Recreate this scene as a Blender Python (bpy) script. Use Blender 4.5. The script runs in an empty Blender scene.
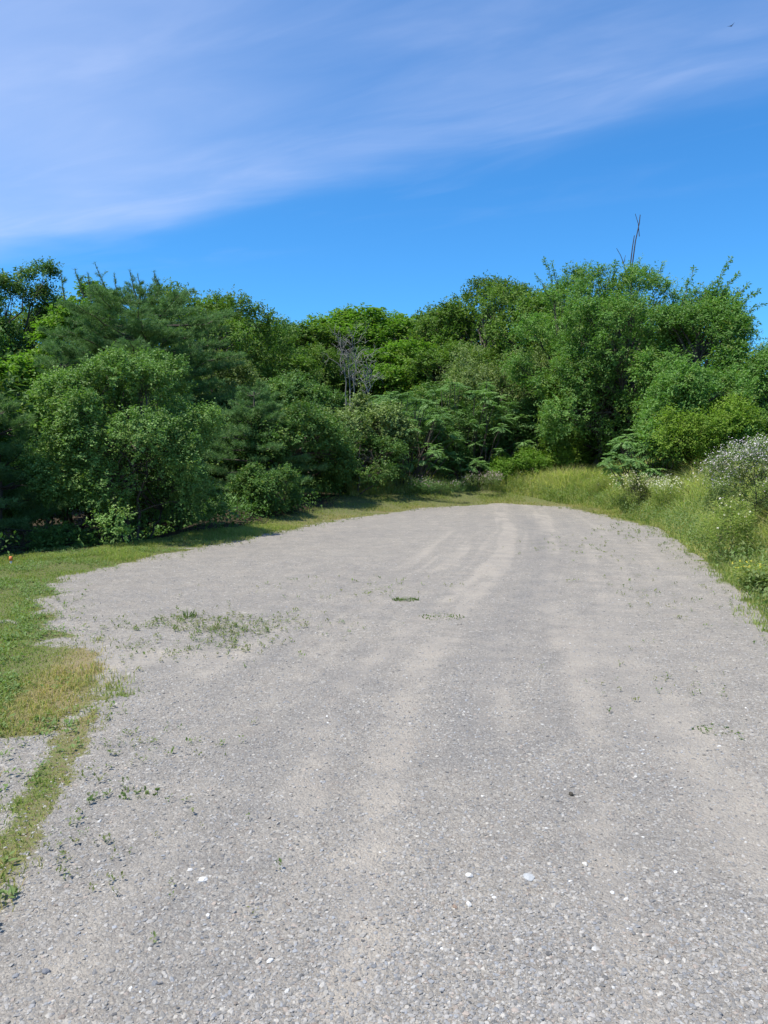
import bpy, math, random
import numpy as np
from mathutils import Vector, Matrix
R = math.radians
SC = bpy.context.scene
COL = SC.collection

# ------------------------------------------------------------------ camera
F = 760.0; HORIZON = 455.0; CAMZ = 1.6
PITCH = math.atan((512 - HORIZON) / F)
cd = bpy.data.cameras.new('camera'); cam = bpy.data.objects.new('camera', cd); COL.objects.link(cam)
cd.sensor_fit = 'VERTICAL'; cd.sensor_height = 36; cd.lens = 36 * F / 1024
cd.clip_start = 0.05; cd.clip_end = 3000
cam.location = (0, 0, CAMZ); cam.rotation_euler = (R(90) - PITCH, 0, 0)
SC.camera = cam

# ------------------------------------------------------------------ light
SUN_EL, SUN_AZ = 65.0, -116.0          # azimuth clockwise from +Y (minus = left of the view)
sd = bpy.data.lights.new('sun', 'SUN'); sun = bpy.data.objects.new('sun', sd); COL.objects.link(sun)
sd.energy = 5.0; sd.angle = R(0.5); sd.color = (1.0, 0.93, 0.82)
sv = Vector((math.sin(R(SUN_AZ)) * math.cos(R(SUN_EL)), math.cos(R(SUN_AZ)) * math.cos(R(SUN_EL)), math.sin(R(SUN_EL))))
sun.rotation_euler = sv.to_track_quat('Z', 'Y').to_euler()
SC.view_settings.view_transform = 'Standard'; SC.view_settings.look = 'None'
SC.view_settings.exposure = 0.40; SC.view_settings.gamma = 1.0; SC.view_settings.use_curve_mapping = False
SC.cycles.max_bounces = 6; SC.cycles.diffuse_bounces = 3; SC.cycles.transmission_bounces = 4
SC.cycles.glossy_bounces = 2; SC.cycles.use_fast_gi = False

class NT:
    """short hand for building node trees"""
    def __init__(s, tree): s.t = tree; s.n = tree.nodes; s.l = tree.links
    def new(s, typ, **kw):
        n = s.n.new(typ)
        for k, v in kw.items(): setattr(n, k, v)
        return n
    def put(s, sock, v):
        if isinstance(v, bpy.types.NodeSocket): s.l.new(v, sock)
        elif v is not None: sock.default_value = v
    def math(s, op, a, b=None, c=None, clamp=False):
        n = s.new('ShaderNodeMath', operation=op); n.use_clamp = clamp
        s.put(n.inputs[0], a); s.put(n.inputs[1], b); s.put(n.inputs[2], c)
        return n.outputs[0]
    def mix(s, f, a, b, blend='MIX'):
        n = s.new('ShaderNodeMix', data_type='RGBA', blend_type=blend)
        s.put(n.inputs[0], f); s.put(n.inputs[6], a); s.put(n.inputs[7], b)
        return n.outputs[2]
    def smooth(s, x, a, b, lo=0.0, hi=1.0):
        n = s.new('ShaderNodeMapRange', interpolation_type='SMOOTHSTEP')
        s.put(n.inputs[0], x)
        for i, v in zip((1, 2, 3, 4), (a, b, lo, hi)): n.inputs[i].default_value = v
        return n.outputs[0]
    def noise(s, vec, scale, detail=4, rough=0.55, dist=0.0, out=0):
        n = s.new('ShaderNodeTexNoise'); s.put(n.inputs['Vector'], vec)
        n.inputs['Scale'].default_value = scale; n.inputs['Detail'].default_value = detail
        n.inputs['Roughness'].default_value = rough; n.inputs['Distortion'].default_value = dist
        return n.outputs[out]
    def voro(s, vec, scale, feature='F1', out='Color', rnd=1.0):
        n = s.new('ShaderNodeTexVoronoi', feature=feature); s.put(n.inputs['Vector'], vec)
        n.inputs['Scale'].default_value = scale; n.inputs['Randomness'].default_value = rnd
        return n.outputs[out]
    def ramp(s, f, stops):
        n = s.new('ShaderNodeValToRGB'); s.put(n.inputs[0], f)
        e = n.color_ramp.elements
        while len(e) < len(stops): e.new(0.5)
        for k, (p, c) in enumerate(stops): e[k].position = p; e[k].color = (*c, 1)
        return n.outputs[0]
    def comb(s, x, y, z):
        n = s.new('ShaderNodeCombineXYZ')
        for i, v in enumerate((x, y, z)): s.put(n.inputs[i], v)
        return n.outputs[0]

# ------------------------------------------------------------------ sky (world): Nishita + thin cirrus
W = bpy.data.worlds.new('World'); SC.world = W; W.use_nodes = True
t = NT(W.node_tree); t.n.clear()
sky = t.new('ShaderNodeTexSky', sky_type='NISHITA'); sky.sun_disc = False
sky.sun_elevation = R(SUN_EL); sky.sun_rotation = R(SUN_AZ)
sky.air_density = 1.0; sky.dust_density = 0.3; sky.ozone_density = 3.0; sky.altitude = 200
tc = t.new('ShaderNodeTexCoord'); sp = t.new('ShaderNodeSeparateXYZ'); t.l.new(tc.outputs['Generated'], sp.inputs[0])
zz = t.math('MAXIMUM', sp.outputs[2], 0.03)
u = t.math('DIVIDE', sp.outputs[0], zz); v = t.math('DIVIDE', sp.outputs[1], zz)
# along / across the band of cirrus (a straight band on the high cloud plane)
al = t.math('SUBTRACT', t.math('MULTIPLY', u, 0.872), t.math('MULTIPLY', v, 0.489))
ac = t.math('ADD', t.math('MULTIPLY', u, 0.489), t.math('MULTIPLY', v, 0.872))
sv1 = t.comb(t.math('MULTIPLY', al, 0.7), t.math('MULTIPLY', ac, 2.0), 3.1)
streak = t.noise(sv1, 1.7, 5, 0.52, 0.5)
big = t.noise(t.comb(t.math('MULTIPLY', al, 0.8), t.math('MULTIPLY', ac, 1.3), 7.7), 1.1, 3, 0.5, 0.3)
acn = t.math('ADD', ac, t.math('MULTIPLY', t.math('SUBTRACT', big, 0.5), 0.55))
edge = t.smooth(acn, 2.78, 1.95)                       # clear towards the horizon beyond the band
ridge = t.math('MULTIPLY', t.smooth(acn, 2.66, 2.28), t.smooth(acn, 1.9, 2.28))
fib = t.noise(t.comb(t.math('MULTIPLY', al, 1.2), t.math('MULTIPLY', ac, 6.5), 1.3), 2.4, 6, 0.6, 0.8)
wisp = t.math('ADD', t.math('MULTIPLY', t.smooth(streak, 0.2, 0.85), .85), t.math('MULTIPLY', t.smooth(fib, .4, .75), .10))
left = t.smooth(u, 0.1, -1.2)
den = t.math('ADD', t.math('MULTIPLY', edge, t.math('ADD', 0.08, t.math('MULTIPLY', wisp, 0.16))),
             t.math('MULTIPLY', ridge, t.math('ADD', 0.03, t.math('MULTIPLY', wisp, 0.20))))
den = t.math('ADD', den, t.math('MULTIPLY', t.math('MULTIPLY', edge, left), t.math('ADD', 0.16, t.math('MULTIPLY', big, 0.25))))
den = t.math('ADD', den, t.math('MULTIPLY', t.math('MULTIPLY', t.smooth(acn, 3.4, 2.8), t.smooth(streak, 0.5, 0.8)), 0.07), clamp=True)
SKY_TINT = (0.52, 1.34, 1.95, 1)
base = t.mix(1.0, sky.outputs[0], SKY_TINT, 'MULTIPLY')
CLOUD = (6.7, 7.8, 10.9, 1)
colr = t.mix(den, base, CLOUD)
bg = t.new('ShaderNodeBackground'); t.l.new(colr, bg.inputs[0]); bg.inputs[1].default_value = 0.078
wo = t.new('ShaderNodeOutputWorld'); t.l.new(bg.outputs[0], wo.inputs[0])

# ------------------------------------------------------------------ helpers
def ray(px, py):
    dx = (px - 384) / F; up = (512 - py) / F
    c, s = math.cos(PITCH), math.sin(PITCH)
    d = np.array([dx, c + up * s, -s + up * c])
    return d / d[1]                     # one metre ahead per unit
def ground_pt(px, py, z=0.0):
    d = ray(px, py); k = (z - CAMZ) / d[2]
    return d[0] * k, d[1] * k
def at(px, py, Y):
    d = ray(px, py); return np.array([d[0] * Y, Y, CAMZ + d[2] * Y])

def _h(ix, iy, seed):
    n = (ix.astype(np.int64) * 374761393 + iy.astype(np.int64) * 668265263 + seed * 1274126177) & 0x7fffffff
    n = ((n ^ (n >> 13)) * 1103515245) & 0x7fffffff
    return ((n ^ (n >> 16)) & 0xffff) / 65535.0
def vnoise(x, y, seed=0):
    x = np.asarray(x, float); y = np.asarray(y, float)
    ix = np.floor(x); iy = np.floor(y); fx = x - ix; fy = y - iy
    fx = fx * fx * (3 - 2 * fx); fy = fy * fy * (3 - 2 * fy)
    a = _h(ix, iy, seed); b = _h(ix + 1, iy, seed); c = _h(ix, iy + 1, seed); d = _h(ix + 1, iy + 1, seed)
    return (a * (1 - fx) + b * fx) * (1 - fy) + (c * (1 - fx) + d * fx) * fy
def fbm(x, y, seed=0, o=4):
    s = 0; a = 0.5; tot = 0
    for k in range(o):
        s = s + a * vnoise(x * 2 ** k, y * 2 ** k, seed + k * 17); tot += a; a *= 0.5
    return s / tot
def sst(x, a, b):
    q = np.clip((x - a) / (b - a), 0, 1); return q * q * (3 - 2 * q)

# outline of the gravel lot, from the corners one can see
LOT_PX = [(0, 905), (40, 855), (72, 800), (90, 748), (100, 705), (114, 672), (104, 652), (64, 622), (50, 598), (62, 578),
          (130, 564), (185, 552), (240, 541), (330, 522), (420, 509), (500, 503.5), (560, 507), (610, 517), (655, 529),
          (700, 562), (738, 602), (768, 634)]
LOT = [(-3.2, -3.0), (-1.9, 1.6)] + [ground_pt(*p) for p in LOT_PX] + [(3.75, 4.0), (4.0, 0.5), (4.4, -3.0)]
LOT = np.array(LOT)
def sdist(x, y, poly=LOT):
    """signed distance to the outline, positive inside"""
    x = np.asarray(x, float); y = np.asarray(y, float)
    d = np.full(x.shape, 1e9); ins = np.zeros(x.shape, bool); n = len(poly)
    for i in range(n):
        ax, ay = poly[i]; bx, by = poly[(i + 1) % n]
        ex, ey = bx - ax, by - ay
        q = np.clip(((x - ax) * ex + (y - ay) * ey) / (ex * ex + ey * ey + 1e-12), 0, 1)
        d = np.minimum(d, np.hypot(x - ax - q * ex, y - ay - q * ey))
        c = ((ay > y) != (by > y)) & (x < (bx - ax) * (y - ay) / (by - ay + 1e-12) + ax)
        ins ^= c
    return np.where(ins, d, -d)

OPEN = np.array([(30, -12), (-30, -12), (-16, 5.0), ground_pt(-160, 582), ground_pt(0, 562), ground_pt(70, 551), ground_pt(135, 546), ground_pt(190, 537),
                 ground_pt(240, 532), ground_pt(330, 514), (-1.0, 24.4), (1.2, 27.2), (4.5, 29), (9, 28.5), (30, 27)])
def H(x, y):
    x = np.asarray(x, float); y = np.asarray(y, float)
    z = 0.022 * (fbm(x * 0.6, y * 0.6, 3, 3) - 0.5) + 0.006 * (fbm(x * 4, y * 4, 9, 2) - 0.5) * (np.hypot(x, y) < 40)
    # bank on the right
    edge = 3.6 + 0.17 * (y - 7)
    z = z + 1.05 * sst(x - edge, 0.5, 5.5) * sst(y, -6, 3) * (1 - sst(y, 24, 34))
    z = z + 0.07 * np.maximum(x - edge - 5, 0) * (x < 60)
    # low rise of the verge behind the lot, fall of the ground into the wood on the left
    z = z + 0.34 * sst(-sdist(x, y), 0.2, 2.6) * sst(y, 14, 19) * (y < 60)
    dw = -sdist(x, y, OPEN)
    z = z - 1.3 * sst(dw, 0.1, 5) * sst(-x, 3.2, 5.2) * sst(y, 4, 9) * (1 - sst(y, 26, 40))
    # hill
    r = np.maximum(y - 33, 0)
    z = z + 9.5 * (1 - np.exp(-r / 62.0)) * 1.5
    z = z + 2.0 * (fbm(x * 0.03, y * 0.03, 21, 3) - 0.5) * sst(y, 34, 70)
    return z

def track(x, y, pts, w):
    """distance to a poly line of a wheel track"""
    d = np.full(x.shape, 1e9)
    for (ax, ay), (bx, by) in zip(pts[:-1], pts[1:]):
        ex, ey = bx - ax, by - ay
        q = np.clip(((x - ax) * ex + (y - ay) * ey) / (ex * ex + ey * ey), 0, 1)
        d = np.minimum(d, np.hypot(x - ax - q * ex, y - ay - q * ey))
    return np.exp(-(d / w) ** 2)
def G(*p): return [ground_pt(*q) for q in p]
CX = np.array(sorted([ground_pt(*q)[::-1] for q in ((340, 1040), (372, 900), (385, 800), (410, 690), (450, 620), (495, 565), (512, 530), (505, 506))]))
TR = [(G((340, 1040), (372, 900), (385, 800), (410, 690), (450, 620), (500, 570), (512, 530), (500, 512)), .13, 1.1),
      (G((640, 1060), (600, 800), (585, 700), (560, 640), (545, 590), (555, 550), (545, 515)), .11, .9),
      (G((300, 800), (330, 700), (400, 640), (455, 590), (500, 555)), .11, .95),
      (G((100, 690), (200, 665), (320, 625), (420, 590), (480, 545), (430, 520)), .2, .35),
      (G((768, 860), (705, 740), (650, 650), (600, 580), (590, 545)), .16, .5)]
DARKTR = [(G((470, 760), (480, 680), (510, 620), (548, 560), (530, 520)), .22, .8),
          (G((180, 1000), (230, 850), (280, 750), (350, 680)), .35, .5),
          (G((690, 1000), (660, 800), (630, 690), (600, 600)), .25, .4)]
WEED = [ground_pt(205, 632) + (.72, .68, 1.4), ground_pt(160, 755) + (.32, .42, .22), ground_pt(345, 588) + (1.0, .7, .13),
        ground_pt(645, 535) + (.7, 1.6, .25), ground_pt(670, 600) + (.55, 1.6, .16), ground_pt(700, 690) + (.45, .8, .12),
        ground_pt(125, 640) + (.5, .5, .8), ground_pt(70, 880) + (.45, .5, .10), ground_pt(580, 548) + (.8, 1.2, .12),
        ground_pt(120, 800) + (.4, .6, .14)]
TONGUE = np.array([ground_pt(*p) for p in ((70, 725), (104, 700), (90, 748), (68, 797), (38, 852), (0, 905), (-45, 965), (-75, 940), (-10, 850), (26, 800), (46, 752))])
BARE = np.array([ground_pt(*p) for p in ((-90, 742), (44, 734), (60, 744), (36, 788), (0, 840), (-90, 915))])
def masks(x, y):
    n1 = fbm(x * 1.7, y * 1.7, 5, 4) - 0.5; n2 = fbm(x * 6, y * 6, 31, 3) - 0.5
    s = sdist(x, y)
    soft = 0.5 + 0.35 * sst(y, 10, 4) * (x < 0)
    grass = sst(-(s + n1 * 0.9 * soft + n2 * 0.55), -0.10, 0.42)
    # bare corner of the lawn, left of its last grassy tongue
    bare = sst(sdist(x, y, BARE) + n2 * .22 + n1 * .15, -.03, .10)
    bx, by = ground_pt(4, 622)
    bare2 = np.exp(-((x - bx) / 0.35) ** 2 - ((y - by) / 0.16) ** 2) * .6
    tg = sst(sdist(x, y, TONGUE) + n2 * .16 + n1 * .1, -.05, .10)
    grass = np.maximum(grass * (1 - bare * .9), .85 * tg) * (1 - sst(bare2 + n2 * .6, 0.35, 0.6) * (1 - tg))
    dx_, dy_ = ground_pt(98, 668)
    dry = 1.5 * np.exp(-((x - dx_) / 0.36) ** 2 - ((y - dy_) / 1.5) ** 2) * (.55 + 1.6 * (n1 + .3))
    dry = np.clip(dry + 0.5 * sst(s, -0.35, 0.05) * (x < 0) * (n1 > -.1), 0, 1) + n1 * .4
    far = sst(y, 14, 18) * sst(s, -1.6, -0.1) * (x > -3)
    dry = np.clip(np.maximum(dry, far * (0.45 + n1)), 0, 1)
    dust = np.zeros(x.shape)
    for p, w, a in TR: dust = np.maximum(dust, a * track(x + n1 * .12, y, p, w))
    bx, by = ground_pt(170, 660)
    dust = np.maximum(dust, 1.1 * np.exp(-((x - bx) / .8) ** 2 - ((y - by) / .45) ** 2))
    acx = x - np.interp(y, CX[:, 0], CX[:, 1])
    st1 = fbm(acx * 3.2, y * .16, 77, 3); st2 = fbm(acx * 8, y * .4, 87, 3)
    inner = np.exp(-(acx / 2.6) ** 2)
    dust = np.clip(dust * (0.62 + 1.3 * n1 + .9 * n2) + inner * (2.6 * np.maximum(st1 - .52, 0) + 1.5 * np.maximum(st2 - .54, 0)), 0, 1)
    dust = dust * (.8 + .2 * sst(y, 3.5, 10))
    coarse = inner * 2.2 * np.maximum(.44 - st1, 0)
    for p, w, a in DARKTR: coarse = np.maximum(coarse, a * track(x + n1 * .2, y, p, w))
    weed = np.zeros(x.shape)
    for wx, wy, a, b, k in WEED: weed = np.maximum(weed, k * np.exp(-((x - wx) / a) ** 2 - ((y - wy) / b) ** 2))
    weed = np.maximum(weed, 0.28 * sst(s, 0.55, 0.0) * (s > 0))
    weed = weed * sst(n2 + n1, -.12, .16)
    return s, grass, dry, dust, coarse, weed

def tag(o, label=None, cat=None, group=None, kind=None):
    if label: o['label'] = label
    if cat: o['category'] = cat
    if group: o['group'] = group
    if kind: o['kind'] = kind
    return o
def mesh_np(name, V, Fc, nper, mat, attrs=None, parent=None, smooth=False, fmat=None):
    """V (n,3); Fc (m,nper) indices"""
    me = bpy.data.meshes.new(name); V = np.ascontiguousarray(V, np.float32); Fc = np.ascontiguousarray(Fc, np.int32)
    me.vertices.add(len(V)); me.vertices.foreach_set('co', V.ravel())
    m = len(Fc); me.loops.add(m * nper); me.loops.foreach_set('vertex_index', Fc.ravel())
    me.polygons.add(m); me.polygons.foreach_set('loop_start', np.arange(0, m * nper, nper, dtype=np.int32))
    me.polygons.foreach_set('use_smooth', np.full(m, smooth))
    mats = mat if isinstance(mat, list) else [mat]
    for q in mats: me.materials.append(q)
    if fmat is not None: me.polygons.foreach_set('material_index', np.ascontiguousarray(fmat, np.int32))
    for k, c in (attrs or {}).items():
        a = me.color_attributes.new(name=k, type='FLOAT_COLOR', domain='POINT')
        buf = np.ones((len(V), 4), np.float32); buf[:, :c.shape[1]] = c; a.data.foreach_set('color', buf.ravel())
    me.update(calc_edges=True)
    o = bpy.data.objects.new(name, me); COL.objects.link(o)
    if parent is not None: o.parent = parent
    return o
def empty(name, loc, rz=0.0):
    o = bpy.data.objects.new(name, None); COL.objects.link(o); o.location = [float(c) for c in loc]; o.rotation_euler = (0, 0, rz)
    o.empty_display_size = 0.3; return o

# ------------------------------------------------------------------ materials
def mat_ground():
    m = bpy.data.materials.new('ground_surface'); m.use_nodes = True; t = NT(m.node_tree); t.n.clear()
    geo = t.new('ShaderNodeNewGeometry').outputs['Position']
    at1 = t.new('ShaderNodeAttribute', attribute_name='m1'); at2 = t.new('ShaderNodeAttribute', attribute_name='m2')
    s1 = t.new('ShaderNodeSeparateColor'); t.l.new(at1.outputs['Color'], s1.inputs[0])
    s2 = t.new('ShaderNodeSeparateColor'); t.l.new(at2.outputs['Color'], s2.inputs[0])
    grass, dry, dust = s1.outputs; coarse, weed, wood = s2.outputs
    nA = t.noise(geo, 28, 6, 0.7); nB = t.noise(geo, 1.3, 4, 0.6); nC = t.noise(geo, 210, 3, 0.7)
    warp = t.new('ShaderNodeVectorMath', operation='MULTIPLY_ADD')
    t.l.new(t.noise(geo, 40, 2, .5, out=1), warp.inputs[0]); warp.inputs[1].default_value = (.02, .02, .02); t.l.new(geo, warp.inputs[2])
    wv = warp.outputs[0]
    v1 = t.voro(wv, 82); v2 = t.voro(wv, 190); v3 = t.voro(wv, 36)
    def val(c):
        s = t.new('ShaderNodeSeparateColor'); t.l.new(c, s.inputs[0]); return s.outputs
    st = [(0.0, (.15, .14, .13)), (.22, (.225, .213, .198)), (.5, (.29, .275, .255)), (.75, (.34, .322, .298)), (.93, (.41, .395, .375)), (1.0, (.62, .60, .57))]
    c1 = t.ramp(val(v1)[0], st); c2 = t.ramp(val(v2)[1], st); c3 = t.ramp(val(v3)[0], st)
    c1 = t.mix(t.math('MULTIPLY', val(v1)[2], .35), c1, (.30, .25, .21, 1)); c1 = t.mix(t.math('MULTIPLY', t.smooth(val(v1)[1], .55, 1.0), .5), c1, (.21, .222, .24, 1))
    grav = t.mix(t.smooth(t.noise(geo, 9, 3), .35, .65, .25, .7), c1, c2)
    grav = t.mix(t.smooth(val(v3)[1], .72, .76, 0, .55), grav, c3)
    fines = t.mix(nA, (.315, .285, .255, 1), (.50, .465, .42, 1))
    fines = t.mix(t.smooth(nC, .4, .65, 0, .4), fines, c2)
    gm = t.math('ADD', t.math('MULTIPLY', dust, .92), t.math('MULTIPLY', t.math('SUBTRACT', nB, .5), .5))
    gm = t.math('ADD', gm, t.math('MULTIPLY', t.math('SUBTRACT', nA, .5), .9))
    grav = t.mix(t.smooth(gm, .12, .62, .18, .85), grav, fines)
    grav = t.mix(t.math('MULTIPLY', coarse, .75), grav, t.mix(.5, c1, (.21, .21, .215, 1)))
    # sparse large scale wear of the lot
    grav = t.mix(1.0, grav, t.ramp(t.noise(geo, .55, 6, .65), [(.3, (.97, .96, .945)), (.7, (1.12, 1.10, 1.06))]), 'MULTIPLY')
    grav = t.mix(1.0, grav, t.ramp(t.noise(geo, 3.2, 5, .7), [(.35, (.89, .895, .90)), (.65, (1.11, 1.095, 1.06))]), 'MULTIPLY')
    sand = t.smooth(t.math('ADD', t.noise(geo, 1.9, 5, .65), t.math('MULTIPLY', t.math('SUBTRACT', nA, .5), .25)), .56, .72, 0, .28)
    grav = t.mix(sand, grav, t.mix(nC, (.33, .275, .225, 1), (.46, .40, .335, 1)))
    soil = t.mix(nA, (.10, .078, .05, 1), (.19, .155, .105, 1))
    green = t.mix(nB, (.085, .13, .03, 1), (.13, .18, .045, 1))
    gsoil = t.mix(t.smooth(nA, .35, .6), soil, green)
    gsoil = t.mix(t.math('MULTIPLY', dry, .7), gsoil, t.mix(nA, (.20, .155, .085, 1), (.32, .25, .15, 1)))
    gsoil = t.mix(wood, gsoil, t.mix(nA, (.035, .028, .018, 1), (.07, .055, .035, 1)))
    ge = t.math('ADD', grass, t.math('MULTIPLY', t.math('SUBTRACT', nA, .5), 0.9))
    col = t.mix(t.smooth(ge, .35, .6), grav, gsoil)
    hgt = t.math('ADD', t.math('MULTIPLY', t.voro(wv, 82, out='Distance'), -.009), t.math('MULTIPLY', t.voro(wv, 190, out='Distance'), -.003))
    hgt = t.math('ADD', hgt, t.math('MULTIPLY', nA, .012))
    bmp = t.new('ShaderNodeBump'); bmp.inputs['Strength'].default_value = .75; bmp.inputs['Distance'].default_value = 1.0; t.l.new(hgt, bmp.inputs['Height'])
    col = t.mix(t.smooth(ge, .35, .6), t.mix(1.0, grav, (.80, .81, .81, 1), 'MULTIPLY'), gsoil)
    p = t.new('ShaderNodeBsdfPrincipled'); t.l.new(col, p.inputs['Base Color']); p.inputs['Roughness'].default_value = .93
    p.inputs['Specular IOR Level'].default_value = .15; t.l.new(bmp.outputs[0], p.inputs['Normal'])
    o = t.new('ShaderNodeOutputMaterial'); t.l.new(p.outputs[0], o.inputs[0]); return m

def mat_leaf(name, ca, cb, trans=.3, rough=.45, spec=.35, hue=(.20, .24, .045)):
    """ca / cb: the leaf's darkest and lightest own colour; the attribute 'tint' picks (r) and yellows (g) a leaf"""
    m = bpy.data.materials.new(name); m.use_nodes = True; t = NT(m.node_tree); t.n.clear()
    if name not in ('grass_blades', 'weed_leaves', 'meadow_blades'): ca = (ca[0] * 1.7, ca[1] * 1.7, ca[2] * 1.35); cb = (cb[0] * 1.95, cb[1] * 1.95, cb[2] * 1.6)
    spec *= .6; rough = max(rough, .55)
    a = t.new('ShaderNodeAttribute', attribute_name='tint'); s = t.new('ShaderNodeSeparateColor'); t.l.new(a.outputs['Color'], s.inputs[0])
    col = t.mix(s.outputs[0], (*ca, 1), (*cb, 1)); col = t.mix(s.outputs[1], col, (*hue, 1))
    p = t.new('ShaderNodeBsdfPrincipled'); t.l.new(col, p.inputs['Base Color']); p.inputs['Roughness'].default_value = rough
    p.inputs['Specular IOR Level'].default_value = spec
    tr = t.new('ShaderNodeBsdfTranslucent'); t.l.new(t.mix(1.0, col, (1.25, 1.5, .6, 1), 'MULTIPLY'), tr.inputs[0])
    mx = t.new('ShaderNodeMixShader'); mx.inputs[0].default_value = trans
    t.l.new(p.outputs[0], mx.inputs[1]); t.l.new(tr.outputs[0], mx.inputs[2])
    o = t.new('ShaderNodeOutputMaterial'); t.l.new(mx.outputs[0], o.inputs[0]); return m
def mat_bark(name, c1, c2, scale=9):
    m = bpy.data.materials.new(name); m.use_nodes = True; t = NT(m.node_tree); t.n.clear()
    tc = t.new('ShaderNodeTexCoord').outputs['Object']
    mp = t.new('ShaderNodeMapping'); t.l.new(tc, mp.inputs[0]); mp.inputs['Scale'].default_value = (1, 1, .25)
    n = t.noise(mp.outputs[0], scale, 6, .65)
    p = t.new('ShaderNodeBsdfPrincipled'); t.l.new(t.mix(n, (*c1, 1), (*c2, 1)), p.inputs['Base Color']); p.inputs['Roughness'].default_value = .9
    b = t.new('ShaderNodeBump'); b.inputs['Strength'].default_value = .6; b.inputs['Distance'].default_value = .02; t.l.new(n, b.inputs['Height']); t.l.new(b.outputs[0], p.inputs['Normal'])
    o = t.new('ShaderNodeOutputMaterial'); t.l.new(p.outputs[0], o.inputs[0]); return m
def mat_attr(name, rough=.9, noise=.25, spec=.2):
    """own colour from the attribute 'col', broken up by fine noise"""
    m = bpy.data.materials.new(name); m.use_nodes = True; t = NT(m.node_tree); t.n.clear()
    a = t.new('ShaderNodeAttribute', attribute_name='col'); geo = t.new('ShaderNodeTexCoord').outputs['Object']
    n = t.noise(geo, 180, 4, .7)
    c = t.mix(1.0, a.outputs['Color'], t.ramp(n, [(.25, (1 - noise,) * 3), (.75, (1 + noise,) * 3)]), 'MULTIPLY')
    p = t.new('ShaderNodeBsdfPrincipled'); t.l.new(c, p.inputs['Base Color']); p.inputs['Roughness'].default_value = rough
    p.inputs['Specular IOR Level'].default_value = spec
    o = t.new('ShaderNodeOutputMaterial'); t.l.new(p.outputs[0], o.inputs[0]); return m

M = {}
M['ground'] = mat_ground()
M['stone'] = mat_attr('stone')
M['bark'] = mat_bark('bark', (.045, .036, .028), (.13, .11, .09))
M['deadwood'] = mat_bark('weathered_wood', (.15, .145, .13), (.29, .285, .265), 14)
M['darkwood'] = mat_bark('dark_dead_wood', (.035, .027, .028), (.085, .065, .06), 14)
M['maple'] = mat_leaf('maple_leaves', (.045, .095, .015), (.105, .19, .03), .34)
M['round'] = mat_leaf('round_leaf', (.046, .098, .030), (.125, .205, .070), .26, .4, .5)
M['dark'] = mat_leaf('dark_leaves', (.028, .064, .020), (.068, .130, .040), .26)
M['grey'] = mat_leaf('grey_green_leaves', (.055, .085, .035), (.13, .175, .075), .24)
M['far'] = mat_leaf('hill_leaves', (.038, .075, .018), (.085, .145, .035), .3)
M['cherry'] = mat_leaf('cherry_leaves', (.042, .095, .026), (.10, .185, .055), .32, .35, .5)
M['yellow'] = mat_leaf('yellow_green_leaves', (.060, .108, .018), (.125, .19, .034), .38)
M['sumac'] = mat_leaf('sumac_leaves', (.045, .095, .035), (.105, .18, .07), .28)
M['needle'] = mat_leaf('pine_needles', (.034, .072, .032), (.10, .168, .076), .22, .5, .3)
M['blade'] = mat_leaf('grass_blades', (.14, .205, .045), (.34, .41, .12), .45, .5, .3, hue=(.46, .36, .18))
M['meadow'] = mat_leaf('meadow_blades', (.17, .245, .06), (.42, .48, .18), .5, .5, .3, hue=(.60, .52, .26))
M['weed'] = mat_leaf('weed_leaves', (.075, .14, .035), (.19, .28, .095), .35, .5, .3, hue=(.22, .20, .10))
M['petal'] = mat_attr('petals', .8, .08)

# ------------------------------------------------------------------ ground sheet and gravel lot
def axis(segs):
    out = [segs[0][0]]
    for a, b, s in segs:
        n = max(1, int(round((b - a) / s))); out += list(a + (b - a) * (np.arange(1, n + 1) / n))
    return np.array(out)
GX = axis([(-900, -200, 70), (-200, -60, 14), (-60, -20, 2), (-20, -9, .35), (-9, -5, .1), (-5, 6, .034), (6, 10, .1), (10, 22, .4), (22, 60, 2), (60, 200, 14), (200, 900, 70)])
GY = axis([(-900, -100, 80), (-100, -12, 8), (-12, -2, .5), (-2, 1.5, .1), (1.5, 8, .026), (8, 16, .045), (16, 27, .09), (27, 40, .4), (40, 110, 2), (110, 300, 12), (300, 1400, 90)])
gx, gy = np.meshgrid(GX, GY); nx, ny = len(GX), len(GY)
gz = H(gx, gy)
S_, gr_, dry_, du_, co_, we_ = masks(gx.ravel(), gy.ravel())
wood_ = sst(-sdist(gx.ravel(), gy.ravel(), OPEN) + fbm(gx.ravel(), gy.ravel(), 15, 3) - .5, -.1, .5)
zf = gz.ravel()
V = np.stack([gx.ravel(), gy.ravel(), zf], 1)
idx = np.arange(nx * ny).reshape(ny, nx)
Q = np.stack([idx[:-1, :-1], idx[:-1, 1:], idx[1:, 1:], idx[1:, :-1]], -1).reshape(-1, 4)
inside = (gr_[Q].mean(1) < .5) & (S_[Q].mean(1) > -.6)
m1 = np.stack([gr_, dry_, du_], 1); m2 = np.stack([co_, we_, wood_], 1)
def sub(name, sel):
    q = Q[sel]; us, inv = np.unique(q, return_inverse=True)
    return mesh_np(name, V[us], inv.reshape(-1, 4), 4, M['ground'], {'m1': m1[us], 'm2': m2[us]}, smooth=True)
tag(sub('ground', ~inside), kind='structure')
tag(sub('gravel_lot', inside), kind='structure')

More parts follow.
